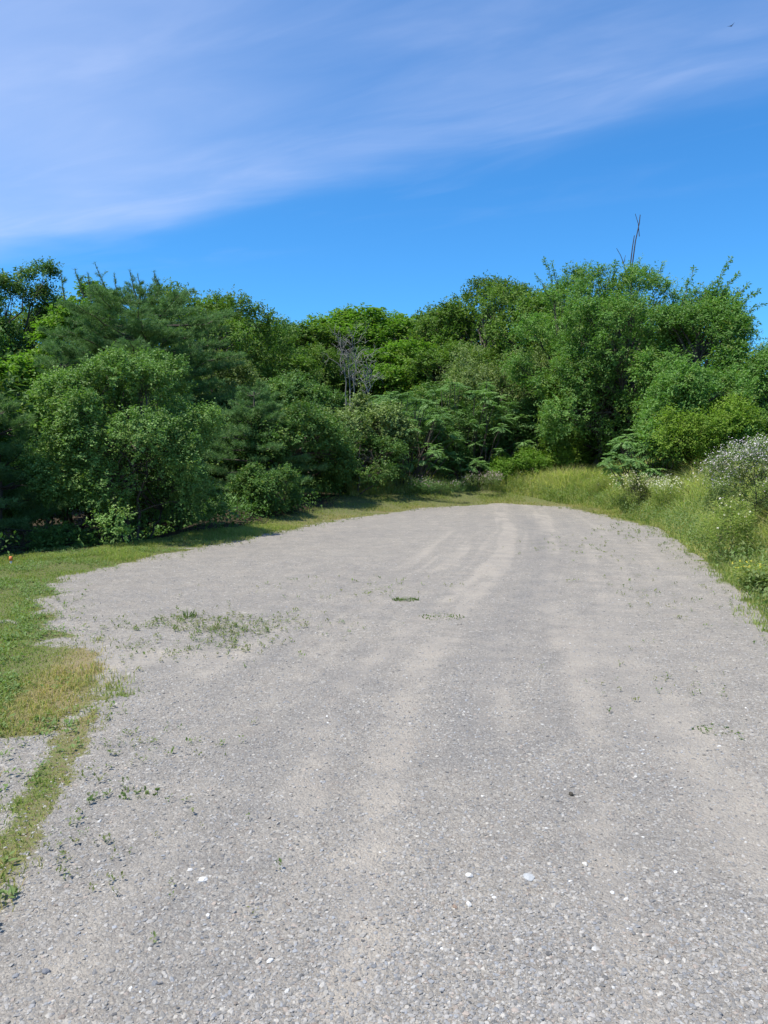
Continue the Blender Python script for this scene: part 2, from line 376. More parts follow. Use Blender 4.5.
# ------------------------------------------------------------------ loose stones
rng = np.random.default_rng(7)
def ico():
    p = (1 + 5 ** .5) / 2
    v = np.array([(-1, p, 0), (1, p, 0), (-1, -p, 0), (1, -p, 0), (0, -1, p), (0, 1, p), (0, -1, -p), (0, 1, -p), (p, 0, -1), (p, 0, 1), (-p, 0, -1), (-p, 0, 1)], float)
    v /= np.linalg.norm(v[0])
    f = np.array([(0, 11, 5), (0, 5, 1), (0, 1, 7), (0, 7, 10), (0, 10, 11), (1, 5, 9), (5, 11, 4), (11, 10, 2), (10, 7, 6), (7, 1, 8),
                  (3, 9, 4), (3, 4, 2), (3, 2, 6), (3, 6, 8), (3, 8, 9), (4, 9, 5), (2, 4, 11), (6, 2, 10), (8, 6, 7), (9, 8, 1)])
    return v, f
def stone_cols(n, rng):
    pal = np.array([(.345, .325, .30), (.30, .287, .27), (.385, .362, .33), (.26, .255, .252), (.42, .39, .345), (.36, .305, .26), (.19, .185, .18), (.56, .545, .515), (.30, .305, .315)])
    k = rng.choice(len(pal), n, p=[.27, .18, .21, .1, .09, .06, .025, .01, .055]); c = pal[k] * rng.uniform(.70, 1.26, (n, 1)) * np.array([.785, .805, .82]); return c
def stones(name, N, rmin, rmax, smin, smax, power, seed):
    rng = np.random.default_rng(seed)
    r = rmin * (rmax / rmin) ** rng.random(N * 3); ang = rng.uniform(-.72, .72, N * 3)
    x = r * np.sin(ang) * 1.0; y = r * np.cos(ang)
    s, g, dry, du, co, we = masks(x, y)
    n3 = fbm(x * 1.3, y * 1.3, 55, 3)
    pr = np.where(s > -.5, 1 - g, 0) * np.clip(1.05 - du * .75, .3, 1) * np.clip(.6 + 1.2 * (n3 - .4) + .2 * co, .3, 1)
    keep = np.where(rng.random(N * 3) < pr)[0][:N]; x, y = x[keep], y[keep]; n = len(x)
    v, f = ico()
    size = smin * (smax / smin) ** (rng.random(n) ** power)
    base = v[None] * (1 + rng.uniform(-.28, .28, (n, 12, 1)))
    base = base * np.stack([rng.uniform(.75, 1.35, n), rng.uniform(.65, 1.1, n), rng.uniform(.28, .55, n)], 1)[:, None]
    a = rng.uniform(0, 6.283, n); ti = rng.normal(0, .25, n)
    ca, sa = np.cos(a), np.sin(a); ct, s_t = np.cos(ti), np.sin(ti)
    bx = base[..., 0] * ct[:, None] + base[..., 2] * s_t[:, None]; bz = -base[..., 0] * s_t[:, None] + base[..., 2] * ct[:, None]
    X = bx * ca[:, None] - base[..., 1] * sa[:, None]; Y = bx * sa[:, None] + base[..., 1] * ca[:, None]
    P = np.stack([X, Y, bz], -1) * size[:, None, None] * .5
    P += np.stack([x, y, H(x, y) + size * .02], 1)[:, None]
    FF = (f[None] + (np.arange(n) * 12)[:, None, None]).reshape(-1, 3)
    col = np.repeat(stone_cols(n, rng), 12, 0)
    return tag(mesh_np(name, P.reshape(-1, 3), FF, 3, M['stone'], {'col': col}), kind='stuff', label='loose grey stones strewn over the gravel', cat='gravel')
stones('gravel', 170000, 1.7, 12.0, .004, .021, 2.1, 11)
def single_stone(px, py, w, label, col, flat=.5, seed=0):
    rg = np.random.default_rng(seed); x, y = ground_pt(px, py); z = float(H(x, y))
    v, f = ico()
    # one subdivision for a rounder pebble
    E = {}; v = list(v); nf = []
    def mid(a, b):
        k = (min(a, b), max(a, b))
        if k not in E: q = (np.array(v[a]) + np.array(v[b])); v.append(q / np.linalg.norm(q)); E[k] = len(v) - 1
        return E[k]
    for a, b, c in f:
        d, e, g = mid(a, b), mid(b, c), mid(c, a); nf += [(a, d, g), (d, b, e), (g, e, c), (d, e, g)]
    v = np.array(v) * (1 + rg.uniform(-.17, .17, (len(v), 1))) * np.array([w / 2, w / 2 * rg.uniform(.6, .9), w / 2 * flat])
    o = mesh_np('stone', v, np.array(nf), 3, M['stone'], {'col': np.tile(np.array(col), (len(v), 1))})
    o.location = (x, y, z + w * flat * .2); o.rotation_euler = (0, 0, rg.uniform(0, 6))
    tag(o, label, 'stone', 'pale stones on the gravel')
single_stone(529, 878, .052, 'flat blue-grey stone with a chipped edge, widest one lying in the gravel foreground', (.36, .375, .38), .25, 3)
single_stone(469, 877, .028, 'small chalk white pebble just left of the flat blue-grey stone', (.58, .57, .54), .7, 4)
single_stone(469, 906, .027, 'round white pebble below the chalk white one near a rusty brown chip', (.57, .56, .53), .7, 5)
single_stone(455, 908, .022, 'rusty brown stone chip beside the round white pebble', (.24, .18, .14), .5, 6)
single_stone(585, 865, .024, 'small cream pebble on the gravel right of the flat blue-grey stone', (.54, .52, .47), .7, 7)
single_stone(203, 881, .036, 'long white stone lying in coarse gravel left of the pale wheel track', (.56, .555, .53), .4, 8)
single_stone(190, 871, .022, 'white chip touching the upper end of the long white stone', (.53, .52, .50), .4, 9)
single_stone(270, 962, .024, 'whitish stone in the foreground gravel left of the pale track', (.53, .53, .51), .4, 10)
single_stone(571, 795, .034, 'dark brown stone, darkest lump on the middle of the gravel', (.06, .055, .045), .6, 12)
single_stone(46, 972, .026, 'dark blue-grey stone low in the near left gravel', (.17, .175, .19), .6, 13)

# ------------------------------------------------------------------ grass and weeds
def blades(name, x, y, h, w, lean, tint, mat, kind='stuff', label=None, cat=None, lift=0, seed=0, parent=None):
    rg = np.random.default_rng(seed); n = len(x)
    a = rg.uniform(0, 6.283, n); b = rg.uniform(0, 6.283, n)
    D = np.stack([np.cos(a), np.sin(a)], 1); Sx = np.stack([np.cos(b), np.sin(b)], 1)
    z = H(x, y) + lift; P0 = np.stack([x, y, z - .004], 1)
    l = lean * h
    def pt(k, out, up, wd):
        c = P0.copy(); c[:, :2] += D * (l * out)[:, None]; c[:, 2] += h * up
        c[:, :2] += Sx * (w * wd * k)[:, None]; return c
    Vv = np.stack([pt(-.5, 0 * l, 0, 1), pt(.5, 0 * l, 0, 1), pt(.5, .3 + 0 * l, .62, .8), pt(-.5, .3 + 0 * l, .62, .8), pt(0, 1 + 0 * l, 1 - .25 * np.minimum(lean, 1.4), 0)], 1).reshape(-1, 3)
    o = (np.arange(n) * 5)[:, None]
    F3 = np.concatenate([o + np.array([0, 1, 2]), o + np.array([0, 2, 3]), o + np.array([3, 2, 4])])
    ob = mesh_np(name, Vv, F3, 3, mat, {'tint': np.repeat(tint, 5, 0)}, parent=parent)
    if kind: tag(ob, label, cat, kind=kind)
    return ob
def scatter(n, x0, x1, y0, y1, seed, power=0.0):
    rg = np.random.default_rng(seed)
    x = rg.uniform(x0, x1, n)
    if power: y = (y0 ** (1 - power) + rg.random(n) * (y1 ** (1 - power) - y0 ** (1 - power))) ** (1 / (1 - power))
    else: y = rg.uniform(y0, y1, n)
    return x, y, rg
# mown lawn (left, and the strip behind the lot)
x1, y1, rg = scatter(520000, -8.5, -1.2, 2.2, 17, 1, .8)
x2, y2, _ = scatter(240000, -6, 9, 13, 30, 2)
x3, y3, _ = scatter(260000, 2.8, 9, 4.5, 21, 3, .6)
x = np.concatenate([x1, x2, x3]); y = np.concatenate([y1, y2, y3])
s, g, dry, du, co, we = masks(x, y)
patch = fbm(x * 1.1, y * 1.1, 44, 3)
k = (rg.random(len(x)) < g * (1 - .5 * dry) * np.clip(1.9 * (patch - .12), .2, 1)) & (s > -5.5) & (sdist(x, y, OPEN) > -.3)
x, y, dry, patch, s = x[k], y[k], dry[k], patch[k], s[k]; n = len(x)
h = rg.uniform(.018, .055, n) * (.6 + 1.1 * sst(patch, .35, .7)) * np.where(y > 14, 1.3, 1)
tint = np.stack([np.clip(rg.normal(.45, .22, n) + (patch - .5), 0, 1), np.clip(dry * .9 + rg.random(n) ** 6, 0, 1) * (rg.random(n) < .85)], 1)
blades('mown_grass', x, y, h, .004 + .00028 * np.hypot(x, y), rg.uniform(.2, 1.3, n), tint, M['blade'], label='short mown grass round the gravel lot', cat='grass', seed=5)

# broad low leaves (clover, plantain) in the lawn, and weeds pushing through the gravel
def rosettes(name, x, y, size, nl, tint, mat, up, label, seed, height=0.0):
    rg = np.random.default_rng(seed); n = len(x)
    x = np.repeat(x, nl); y = np.repeat(y, nl); size = np.repeat(size, nl) * rg.uniform(.5, 1.2, n * nl); tint = np.repeat(tint, nl, 0)
    a = rg.uniform(0, 6.283, n * nl); e = rg.uniform(up[0], up[1], n * nl)
    D = np.stack([np.cos(a) * np.cos(e), np.sin(a) * np.cos(e), np.sin(e)], 1)
    S = np.stack([-np.sin(a), np.cos(a), np.zeros(n * nl)], 1); N = np.cross(D, S)
    P = np.stack([x + rg.normal(0, 1, n * nl) * size * .5, y + rg.normal(0, 1, n * nl) * size * .5, H(x, y) + .002 + height * rg.random(n * nl)], 1)
    L = size[:, None]
    Vv = np.stack([P, P + D * L * .5 + S * L * .26 + N * L * .06, P + D * L, P + D * L * .5 - S * L * .26 + N * L * .06], 1).reshape(-1, 3)
    Fq = (np.arange(n * nl) * 4)[:, None] + np.arange(4)
    return tag(mesh_np(name, Vv, Fq, 4, mat, {'tint': np.repeat(np.clip(tint + rg.normal(0, .12, (n * nl, 2)) * [1, .5], 0, 1), 4, 0)}), label, 'weeds', kind='stuff')
x, y, rg = scatter(60000, -7.5, -1.2, 2.2, 14, 21, .9)
s, g, dry, du, co, we = masks(x, y); cl = fbm(x * 1.6, y * 1.6, 91, 3)
k = rg.random(len(x)) < g * (1 - dry) * sst(cl, .47, .62); x, y = x[k], y[k]; n = len(x)
rosettes('clover', x, y, rg.uniform(.018, .04, n), 5, np.stack([rg.uniform(.4, 1, n), rg.uniform(0, .1, n)], 1), M['weed'], (.1, .9), 'low broad-leaved clover patches in the lawn', 8, .035)
x, y, rg = scatter(150000, -4.5, 6.5, 2.3, 24, 22, .6)
s, g, dry, du, co, we = masks(x, y); k = (rg.random(len(x)) < we * (1 - g) * .65) & (s > -.3)
x, y = x[k], y[k]; n = len(x)
rosettes('gravel_weeds', x, y, rg.uniform(.008, .022, n) * (1 + .05 * y), 7, np.stack([rg.uniform(.1, .8, n), rg.uniform(.1, .8, n)], 1), M['weed'], (.1, 1.2), 'sparse low weeds pushing up through the gravel', 9, .03)
x, y, rg = scatter(60000, -14, 12, 9, 40, 23)
o_ = sdist(x, y, OPEN); k = (o_ < -.15) & (o_ > -9) & (rg.random(len(x)) < (1 - .8 * sst(-x, 4, 5)) * .75 * sst(fbm(x * .8, y * .8, 19, 3), .3, .5)); x, y = x[k], y[k]; n = len(x)
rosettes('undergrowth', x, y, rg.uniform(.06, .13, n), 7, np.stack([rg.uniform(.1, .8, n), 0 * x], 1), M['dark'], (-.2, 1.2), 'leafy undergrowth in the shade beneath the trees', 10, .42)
# single green tuft in the middle of the lot
def tuft(px, py, hh, rad, nb, label, seed, name='weed_tuft'):
    cx, cy = ground_pt(px, py); rg = np.random.default_rng(seed)
    e = empty(name, (cx, cy, float(H(cx, cy)))); tag(e, label, 'weed', 'weed tufts on the gravel')
    r = rad * np.sqrt(rg.random(nb)); a = rg.uniform(0, 6.283, nb); x = cx + r * np.cos(a) * 1.5; y = cy + r * np.sin(a)
    o = blades('leaves', x, y, rg.uniform(.4, 1, nb) * hh, .012 + 0 * x, rg.uniform(.3, 1.4, nb), np.stack([rg.uniform(.2, .7, nb), rg.random(nb) * .4], 1), M['weed'], kind=None, seed=seed)
    o.parent = e; o.matrix_parent_inverse = Matrix.Translation(-e.location)
tuft(406, 600, .05, .10, 110, 'dark green weed tuft standing alone in the middle of the gravel', 1)
tuft(441, 617, .03, .16, 90, 'flat dried weed patch just right of the lone dark green tuft', 2)
tuft(190, 618, .12, .05, 30, 'upright weed at the back edge of the weedy patch on the left gravel', 3)
tuft(715, 730, .02, .09, 60, 'small brownish weed mat on the gravel near the right edge', 4)
tuft(137, 793, .03, .07, 50, 'low green weed in the coarse gravel near the lawn corner', 5)

# tall meadow on the right bank, weeds behind the far strip
x1, y1, rg = scatter(330000, 3.2, 15, 5.5, 27, 31, .55)
x2, y2, _ = scatter(70000, -2, 9, 20.5, 28, 32)
x = np.concatenate([x1, x2]); y = np.concatenate([y1, y2]); s, g, dry, du, co, we = masks(x, y)
st = -s; pn = fbm(x * .7, y * .7, 61, 3); farz = y > 19.5
off = np.where(farz, 2.3 - 1.6 * sst(x, 3.5, 6) + .5 * (pn - .5), .10)
k = (st > off) & (st < 9) & (x > -1.5 + (28 - y) * .1) & (rg.random(len(x)) < np.clip(.45 + 1.2 * (pn - .3), .2, 1))
x, y, st, pn, farz, off = x[k], y[k], st[k], pn[k], farz[k], off[k]; n = len(x)
h = rg.uniform(.25, 1, n) * (.12 + .9 * sst(st - np.where(farz, off - .3, 0), 0.0, 2.0)) * (.65 + .8 * pn)
tint = np.stack([np.clip(rg.normal(.45, .2, n) + (pn - .5) * .8, 0, 1), np.clip((rg.random(n) < .36 + .4 * sst(fbm(x * .5, y * .5, 71, 2), .5, .7)) * rg.uniform(.2, .9, n), 0, 1)], 1)
blades('tall_grass', x, y, h, .006 + .0004 * np.hypot(x, y), rg.uniform(.1, .9, n), tint, M['meadow'], label='tall unmown meadow grass on the bank right of the gravel', cat='grass', seed=12)
k = rg.random(n) < .20
rosettes('meadow_weeds', x[k], y[k], rg.uniform(.03, .07, k.sum()), 6, np.stack([rg.uniform(.3, 1, k.sum()), rg.uniform(0, .35, k.sum())], 1), M['weed'], (-.2, 1.1), 'leafy weeds growing through the meadow grass', 13, .38)

# ------------------------------------------------------------------ wood: tubes
def frames(P):
    T = np.gradient(P, axis=0); T /= np.linalg.norm(T, axis=1, keepdims=True) + 1e-9
    A = np.where(np.abs(T[:, 2:3]) > .9, np.array([[1.0, 0, 0]]), np.array([[0, 0, 1.0]]))
    U = np.cross(T, A); U /= np.linalg.norm(U, axis=1, keepdims=True) + 1e-9
    return U, np.cross(T, U)
class Tubes:
    def __init__(s): s.V = []; s.F = []; s.n = 0
    def add(s, P, r, k=6):
        P = np.asarray(P, float); r = np.asarray(r, float); m = len(P); U, W_ = frames(P)
        a = np.arange(k) * 2 * math.pi / k
        ring = P[:, None] + (U[:, None] * np.cos(a)[None, :, None] + W_[:, None] * np.sin(a)[None, :, None]) * r[:, None, None]
        s.V.append(ring.reshape(-1, 3)); i = np.arange(m - 1)[:, None] * k; j = np.arange(k)[None]; j2 = (j + 1) % k
        q = np.stack([i + j, i + j2, i + k + j2, i + k + j], -1).reshape(-1, 4) + s.n
        s.F.append(q); s.n += m * k
    def build(s, name, mat, parent=None):
        return mesh_np(name, np.concatenate(s.V), np.concatenate(s.F), 4, mat, parent=parent, smooth=True)
def curve(a, b, rg, sag=.1, n=7, wig=.06):
    a = np.asarray(a, float); b = np.asarray(b, float); q = np.linspace(0, 1, n)[:, None]; L = np.linalg.norm(b - a)
    P = a + (b - a) * q; P[:, 2] += np.sin(q[:, 0] * math.pi) * sag * L
    w = rg.normal(0, 1, (n, 3)) * wig * L; w[0] = 0; w[-1] = 0; return P + w * np.sin(q * math.pi)

# ------------------------------------------------------------------ leaves
def unit(v): return v / (np.linalg.norm(v, axis=-1, keepdims=True) + 1e-9)
def leaf_quads(P, D, N, L, Wd, fold=.18):
    S = unit(np.cross(D, N)); N = np.cross(S, D); L = L[:, None]; Wd = Wd[:, None]
    V = np.stack([P, P + D * L * .45 + S * Wd * .5 + N * Wd * fold, P + D * L - N * L * .10, P + D * L * .45 - S * Wd * .5 + N * Wd * fold], 1).reshape(-1, 3)
    return V, (np.arange(len(P)) * 4)[:, None] + np.arange(4)
def lobes_for(rx, ry, z0, z1, n, rg, power=.6, shape=None):
    """lobe centres and radii inside the crown's envelope (x, y, z), fuller below, rounder on top"""
    out = []
    R0 = (rx + ry) / 2; hz = (z1 - z0) / 2; zc = (z0 + z1) / 2
    for i in range(n):
        for _ in range(30):
            d = rg.normal(0, 1, 3); d /= np.linalg.norm(d)
            rad = rg.uniform(.45, 1) ** power
            lr = R0 * rg.uniform(.15, .34)
            if d[2] < 0: d[:2] *= min(2.2, 1 / math.sqrt(max(1 - d[2] ** 2, .05))) * .97
            c = np.array([d[0] * max(rx - lr * .8, .1), d[1] * max(ry - lr * .8, .1), d[2] * max(hz - lr * .7, .1)]) * rad
            if shape is None or shape(c[0] / rx, c[1] / ry, c[2] / hz): break
        out.append((c + np.array([0, 0, zc]), lr))
    return out
def crown_leaves(lobes, center, nspray, nleaf, Ls, spray_len, rg, droop=.15, upb=.35, aspect=.5, seedn=0, fill=.18, yellow=.03):
    C = np.array([c for c, r in lobes]); Rr = np.array([r for c, r in lobes]); pw = Rr ** 2 / (Rr ** 2).sum()
    k = rg.choice(len(C), nspray * 3, p=pw)
    d = unit(rg.normal(0, 1, (nspray * 3, 3))); out = unit(C[k] - center[None] + 1e-6)
    d = unit(d + out * .55 + np.array([0, 0, .25])); rr = np.where(rg.random(nspray * 3) < fill, rg.uniform(.35, .8, nspray * 3), rg.uniform(.82, 1.08, nspray * 3))
    p = C[k] + d * (Rr[k] * rr)[:, None] * np.array([1, 1, .8])
    # drop sprays buried in other lobes
    dist = np.linalg.norm(p[:, None] - C[None], axis=2) / Rr[None]; dist[np.arange(len(p)), k] = 9
    keep = np.where((dist.min(1) > .62) | (rg.random(len(p)) < .12))[0][:nspray]
    p, d, k = p[keep], d[keep], k[keep]; S = len(p)
    ax = unit(d * .75 + rg.normal(0, .38, (S, 3)) + np.array([0, 0, upb]))
    sl = spray_len * rg.uniform(.5, 1.25, S)
    q = rg.random((S, nleaf)) ; 
    side = unit(np.cross(ax, unit(rg.normal(0, .35, (S, 3)) + np.array([0, 0, 1.0]))))
    sg = np.where(rg.random((S, nleaf)) < .5, 1.0, -1.0)
    P = p[:, None] + ax[:, None] * ((q - .35) * sl[:, None])[..., None] + rg.normal(0, .085, (S, nleaf, 3)) * sl[:, None, None]
    P[..., 2] -= droop * (q ** 2) * sl[:, None]
    D = ax[:, None] * .55 + side[:, None] * (sg * .75)[..., None] + rg.normal(0, .38, (S, nleaf, 3)); D[..., 2] -= .22; D = unit(D)
    N = unit(d[:, None] * .55 + np.array([0, 0, .95]) + rg.normal(0, .42, (S, nleaf, 3)))
    L = Ls * rg.uniform(.6, 1.25, (S, nleaf))
    tb = np.repeat((rg.normal(.45, .15, len(C))[k] + rg.normal(0, .12, S))[:, None], nleaf, 1)
    tn = np.stack([np.clip(tb + rg.normal(0, .18, (S, nleaf)), 0, 1), np.clip((rg.random((S, nleaf)) < yellow) * .8 + np.repeat((rg.random((S, 1)) ** 5) * .5, nleaf, 1), 0, 1)], -1)
    V, Fq = leaf_quads(P.reshape(-1, 3), D.reshape(-1, 3), N.reshape(-1, 3), L.ravel(), L.ravel() * aspect)
    return V, Fq, np.repeat(tn.reshape(-1, 2), 4, 0), p
def broadleaf(name, height, rx, ry, z0, mat, seed, nl=14, nspray=900, nleaf=22, Ls=.09, spray=.6, trunk_r=.13, aspect=.5, upb=.35, stems=1, yellow=.03, fill=.18, power=.6):
    """a tree or a bush at the origin: an Empty with trunk (with its limbs) and crown"""
    rg = np.random.default_rng(seed); e = empty(name, (0, 0, 0)); nspray = int(nspray * 1.35)
    lobes = lobes_for(rx, ry, z0, height - .05, int(nl * 1.6), rg, power)
    cen = np.array([0, 0, (z0 + height) * .45])
    V, Fq, tn, sp_ = crown_leaves(lobes, cen, nspray, nleaf, Ls, spray, rg, aspect=aspect, upb=upb, yellow=yellow, fill=fill)
    top = V[:, 2].max(); V[:, 2] = np.where(V[:, 2] > z0, z0 + (V[:, 2] - z0) * (height - z0) / (top - z0), V[:, 2])
    mn = V[:, 2].min()
    if mn < .03: V[:, 2] = np.where(V[:, 2] < z0, z0 - (z0 - V[:, 2]) * (z0 - .03) / max(z0 - mn, 1e-3), V[:, 2])
    T = Tubes(); top = np.array([rg.normal(0, .1) * rx, rg.normal(0, .1) * ry, z0 + (height - z0) * .72])
    roots = [np.array([rg.normal(0, .12) * rx * (stems > 1), rg.normal(0, .12) * ry * (stems > 1), -.15]) for _ in range(stems)]
    trunks = []
    for i, r0 in enumerate(roots):
        tp = top if i == 0 else lobes[rg.integers(len(lobes))][0]
        P = curve(r0, tp, rg, 0, 9, .025); T.add(P, trunk_r * np.linspace(1, .3, 9) * (1 if i == 0 else .7), 8); trunks.append(P)
    for c, r in lobes:
        P0 = trunks[rg.integers(len(trunks))]; i = int(np.clip(np.searchsorted(P0[:, 2], c[2] * .62), 1, 7)); a = P0[i]
        P = curve(a, c, rg, .06, 6, .04); T.add(P, trunk_r * np.linspace(.42, .12, 6), 5)
        near = sp_[np.argsort(np.linalg.norm(sp_ - c, axis=1))[:60]]
        for j in rg.choice(len(near), min(7, len(near)), replace=False):
            T.add(curve(P[rg.integers(2, 6)], near[j], rg, .05, 4, .05), trunk_r * np.linspace(.13, .04, 4), 3)
    T.build('trunk', M['bark'], e)
    mesh_np('crown', V, Fq, 4, M[mat], {'tint': tn}, parent=e)
    return e
def pine(name, height, rmax, z0, seed, whorls=13, per=6, leaders=(), needle=.11, topw=.75, upf=.35):
    rg = np.random.default_rng(seed); e = empty(name, (0, 0, 0)); T = Tubes(); P_, A_, Tn = [], [], []
    T.add(curve((0, 0, -.2), (0, 0, height - .1), rg, 0, 10, .006), .02 + .014 * height * np.linspace(1, .08, 10), 8)
    def bough(a, b, w, sagk):
        P = curve(a, b, rg, sagk, 8, .02); L = np.linalg.norm(b - a); T.add(P, (.012 + .010 * L) * np.linspace(1, .2, 8), 4)
        ax = unit(b - a); sd = unit(np.cross(ax, [0, 0, 1.0])); nt = int(10 + L * 19)
        for _ in range(nt):
            q = rg.uniform(.25, 1.0) ** .7; i = q * 7; i0 = int(min(i, 6)); c = P[i0] + (P[i0 + 1] - P[i0]) * (i - i0)
            sgn = rg.choice([-1, 1]); tl = w * L * (1.15 - q) * rg.uniform(.35, 1.1) + .08
            d = unit(ax * rg.uniform(.5, 1.0) + sd * sgn * rg.uniform(.4, 1.0) + np.array([0, 0, rg.uniform(-.05, .35)]))
            m = max(2, int(tl / .075)); tb = rg.normal(.5, .15)
            for j in range(m):
                P_.append(c + d * tl * (j + 1) / m + rg.normal(0, .02, 3)); A_.append(d + np.array([0, 0, .15])); Tn.append(tb + .12 * (j == m - 1))
    for k in range(whorls):
        f = (k + .5) / whorls; z = z0 + (height - z0) * f ** .93 * .97
        env = rmax * min(1, (1 - f) ** topw * 1.15 + .06) * rg.uniform(.8, 1.1)
        a0 = rg.uniform(0, 6.28)
        for j in range(per):
            a = a0 + j * 6.283 / per + rg.normal(0, .18); L = env * rg.uniform(.65, 1.12)
            b = np.array([math.cos(a) * L, math.sin(a) * L, z + L * (.04 + upf * f) + rg.normal(0, .12)])
            bough(np.array([0, 0, z]), b, .42, -.05 + .05 * (1 - f))
    for lx, ly, lz, ln in leaders:
        a = np.array([lx, ly, lz - .6]); b = np.array([lx + rg.normal(0, .16), ly, lz + ln * .8])
        P = curve(a, b, rg, 0, 6, .01); T.add(P, .02 * np.linspace(1, .4, 6), 4)
        for q in np.linspace(.2, 1, 8): P_.append(a + (b - a) * q); A_.append(np.array([0, 0, 1.0])); Tn.append(.4)
        for j in range(4):
            aa = rg.uniform(0, 6.28); dd = unit(np.array([math.cos(aa), math.sin(aa) * .6, .9])); c = a + (b - a) * rg.choice([.35, .6, .62]); l2 = ln * rg.uniform(.3, .6)
            for q in np.linspace(.15, 1, 4): P_.append(c + dd * l2 * q); A_.append(dd); Tn.append(.45)
    P = np.array(P_); A = unit(np.array(A_)); K = 13; n = len(P)
    D = unit(A[:, None] * .75 + rg.normal(0, .55, (n, K, 3))); B = P[:, None] + rg.normal(0, .012, (n, K, 3)); L = needle * rg.uniform(.7, 1.2, (n, K, 1))
    S = unit(np.cross(D, unit(rg.normal(0, 1, (n, K, 3))))) * .0052
    V = np.stack([B - S, B + S, B + D * L], 2).reshape(-1, 3); tn = np.clip(np.array(Tn)[:, None] + rg.normal(0, .12, (n, K)), 0, 1)
    T.build('trunk', M['bark'], e)
    mesh_np('crown', V, np.arange(n * K * 3).reshape(-1, 3), 3, M['needle'], {'tint': np.repeat(np.stack([tn.ravel(), 0 * tn.ravel()], 1), 3, 0)}, parent=e)
    return e
def sumac(name, height, rx, ry, seed, tips=70, frond=.48, mat='sumac', z0=.5):
    rg = np.random.default_rng(seed); e = empty(name, (0, 0, 0)); T = Tubes(); PP, DD, NN, LL, TT = [], [], [], [], []
    for i in range(tips):
        r = math.sqrt(rg.random()); a = rg.uniform(0, 6.283)
        x = rx * r * math.cos(a); y = ry * r * math.sin(a)
        z = (z0 + (height - z0) * (1 - .55 * r ** 2.2) * (1 if rg.random() < .5 else rg.uniform(.12, 1))) - .1
        tip = np.array([x, y, max(z, .35)]); T.add(curve((x * .35, y * .35, -.1), tip, rg, .02, 6, .03), .03 * np.linspace(1, .35, 6), 5)
        tb = rg.normal(.5, .17)
        for j in range(rg.integers(8, 12)):
            a = rg.uniform(0, 6.283); el = rg.uniform(-.15, .75); L = frond * rg.uniform(.7, 1.15); q = np.linspace(.12, 1, 10)
            ax = np.array([math.cos(a) * math.cos(el), math.sin(a) * math.cos(el), math.sin(el)])
            C = tip + ax * (q * L)[:, None]; C[:, 2] -= .38 * L * q ** 2
            tg = unit(np.gradient(C, axis=0)); sd = unit(np.cross(tg, [0, 0, 1.0])); up = np.cross(sd, tg)
            for sg in (-1, 1):
                PP.append(C); DD.append(unit(sd * sg + tg * .45 - up * .25 + rg.normal(0, .1, C.shape))); NN.append(up + rg.normal(0, .2, C.shape)); LL.append(L * .30 * np.sin(np.clip(q, .12, .93) * 3.0) ** .6 + .01); TT.append(np.clip(tb + rg.normal(0, .1, 10), 0, 1))
    P, D, N, L, tt = map(np.concatenate, (PP, DD, NN, LL, TT))
    V, Fq = leaf_quads(P, D, unit(N), L, L * .34, .1)
    T.build('stem', M['bark'], e)
    mesh_np('crown', V, Fq, 4, M[mat], {'tint': np.repeat(np.stack([tt, (rg.random(len(tt)) < .01) * .8], 1), 4, 0)}, parent=e)
    return e
def dup(src, loc, rz=0, sc=(1, 1, 1)):
    c = src.copy(); COL.objects.link(c); c.location = [float(q) for q in loc]; c.rotation_euler = (0, 0, rz); c.scale = sc
    for ch in list(src.children):
        g = ch.copy(); COL.objects.link(g); g.parent = c
    return c

def spot(px, top, d):
    """place at distance d under image column px; returns location and the height that reaches the top"""
    p = at(px, top, d); z = float(H(p[0], d)); return (p[0], d, z), p[2] - z
def wpx(w, d): return w * d / F / 2

# --- trees built one by one: (px, top, dist, width px, material, z0 fraction, seed, options, name, label)
def grow(px, top, d, w, mat, seed, label, cat='tree', name='tree', group=None, z0f=.16, depth=1.0, rz=0.0, **kw):
    loc, h = spot(px, top, d); rx = wpx(w, d)
    h *= 1.03
    if cat == 'shrub': z0f = .03
    o = broadleaf(name, h, rx, rx * depth, h * z0f, mat, seed, **kw); o.location = [float(q) for q in loc]; o.rotation_euler[2] = rz
    return tag(o, label, cat, group)
FARG = 'trees on the wooded hillside'; FR = 'trees around the gravel lot'; SH = 'shrubs at the foot of the trees'

# big round shrub in front on the left
grow(128, 346, 14.6, 192, 'round', 101, 'large round grey-green shrub standing in front of the pines, left of the gravel', 'shrub', 'round_shrub', z0f=.22, depth=.9,
     nl=48, nspray=4200, nleaf=24, Ls=.052, spray=.32, trunk_r=.035, stems=7, aspect=.62, upb=.5, yellow=.004)
# trees of the near wood
grow(14, 262, 33, 120, 'dark', 102, 'dark feathery tree at the far left end of the treeline', group=FR, nl=24, nspray=2000, nleaf=22, Ls=.13, spray=.7)
grow(88, 286, 29, 130, 'maple', 103, 'bright green maple rising behind the pine, beside the dark feathery tree', name='maple_tree', group=FR, nl=18, nspray=1300, nleaf=22, Ls=.12, spray=.65, aspect=.8)
grow(14, 352, 20, 110, 'maple', 104, 'low bright green maple left of the large round shrub', name='maple_tree', group=FR, nl=14, nspray=1100, nleaf=22, Ls=.10, spray=.5, aspect=.8)
grow(212, 287, 35, 150, 'far', 105, 'tall rounded tree just right of the pine where the treeline steps down', group=FR, nl=20, nspray=1500, nleaf=20, Ls=.14, spray=.75)
grow(262, 318, 42, 120, 'dark', 106, 'dark rounded tree in the dip of the treeline behind the pine bough', group=FR, nl=16, nspray=1100, nleaf=20, Ls=.15, spray=.8)
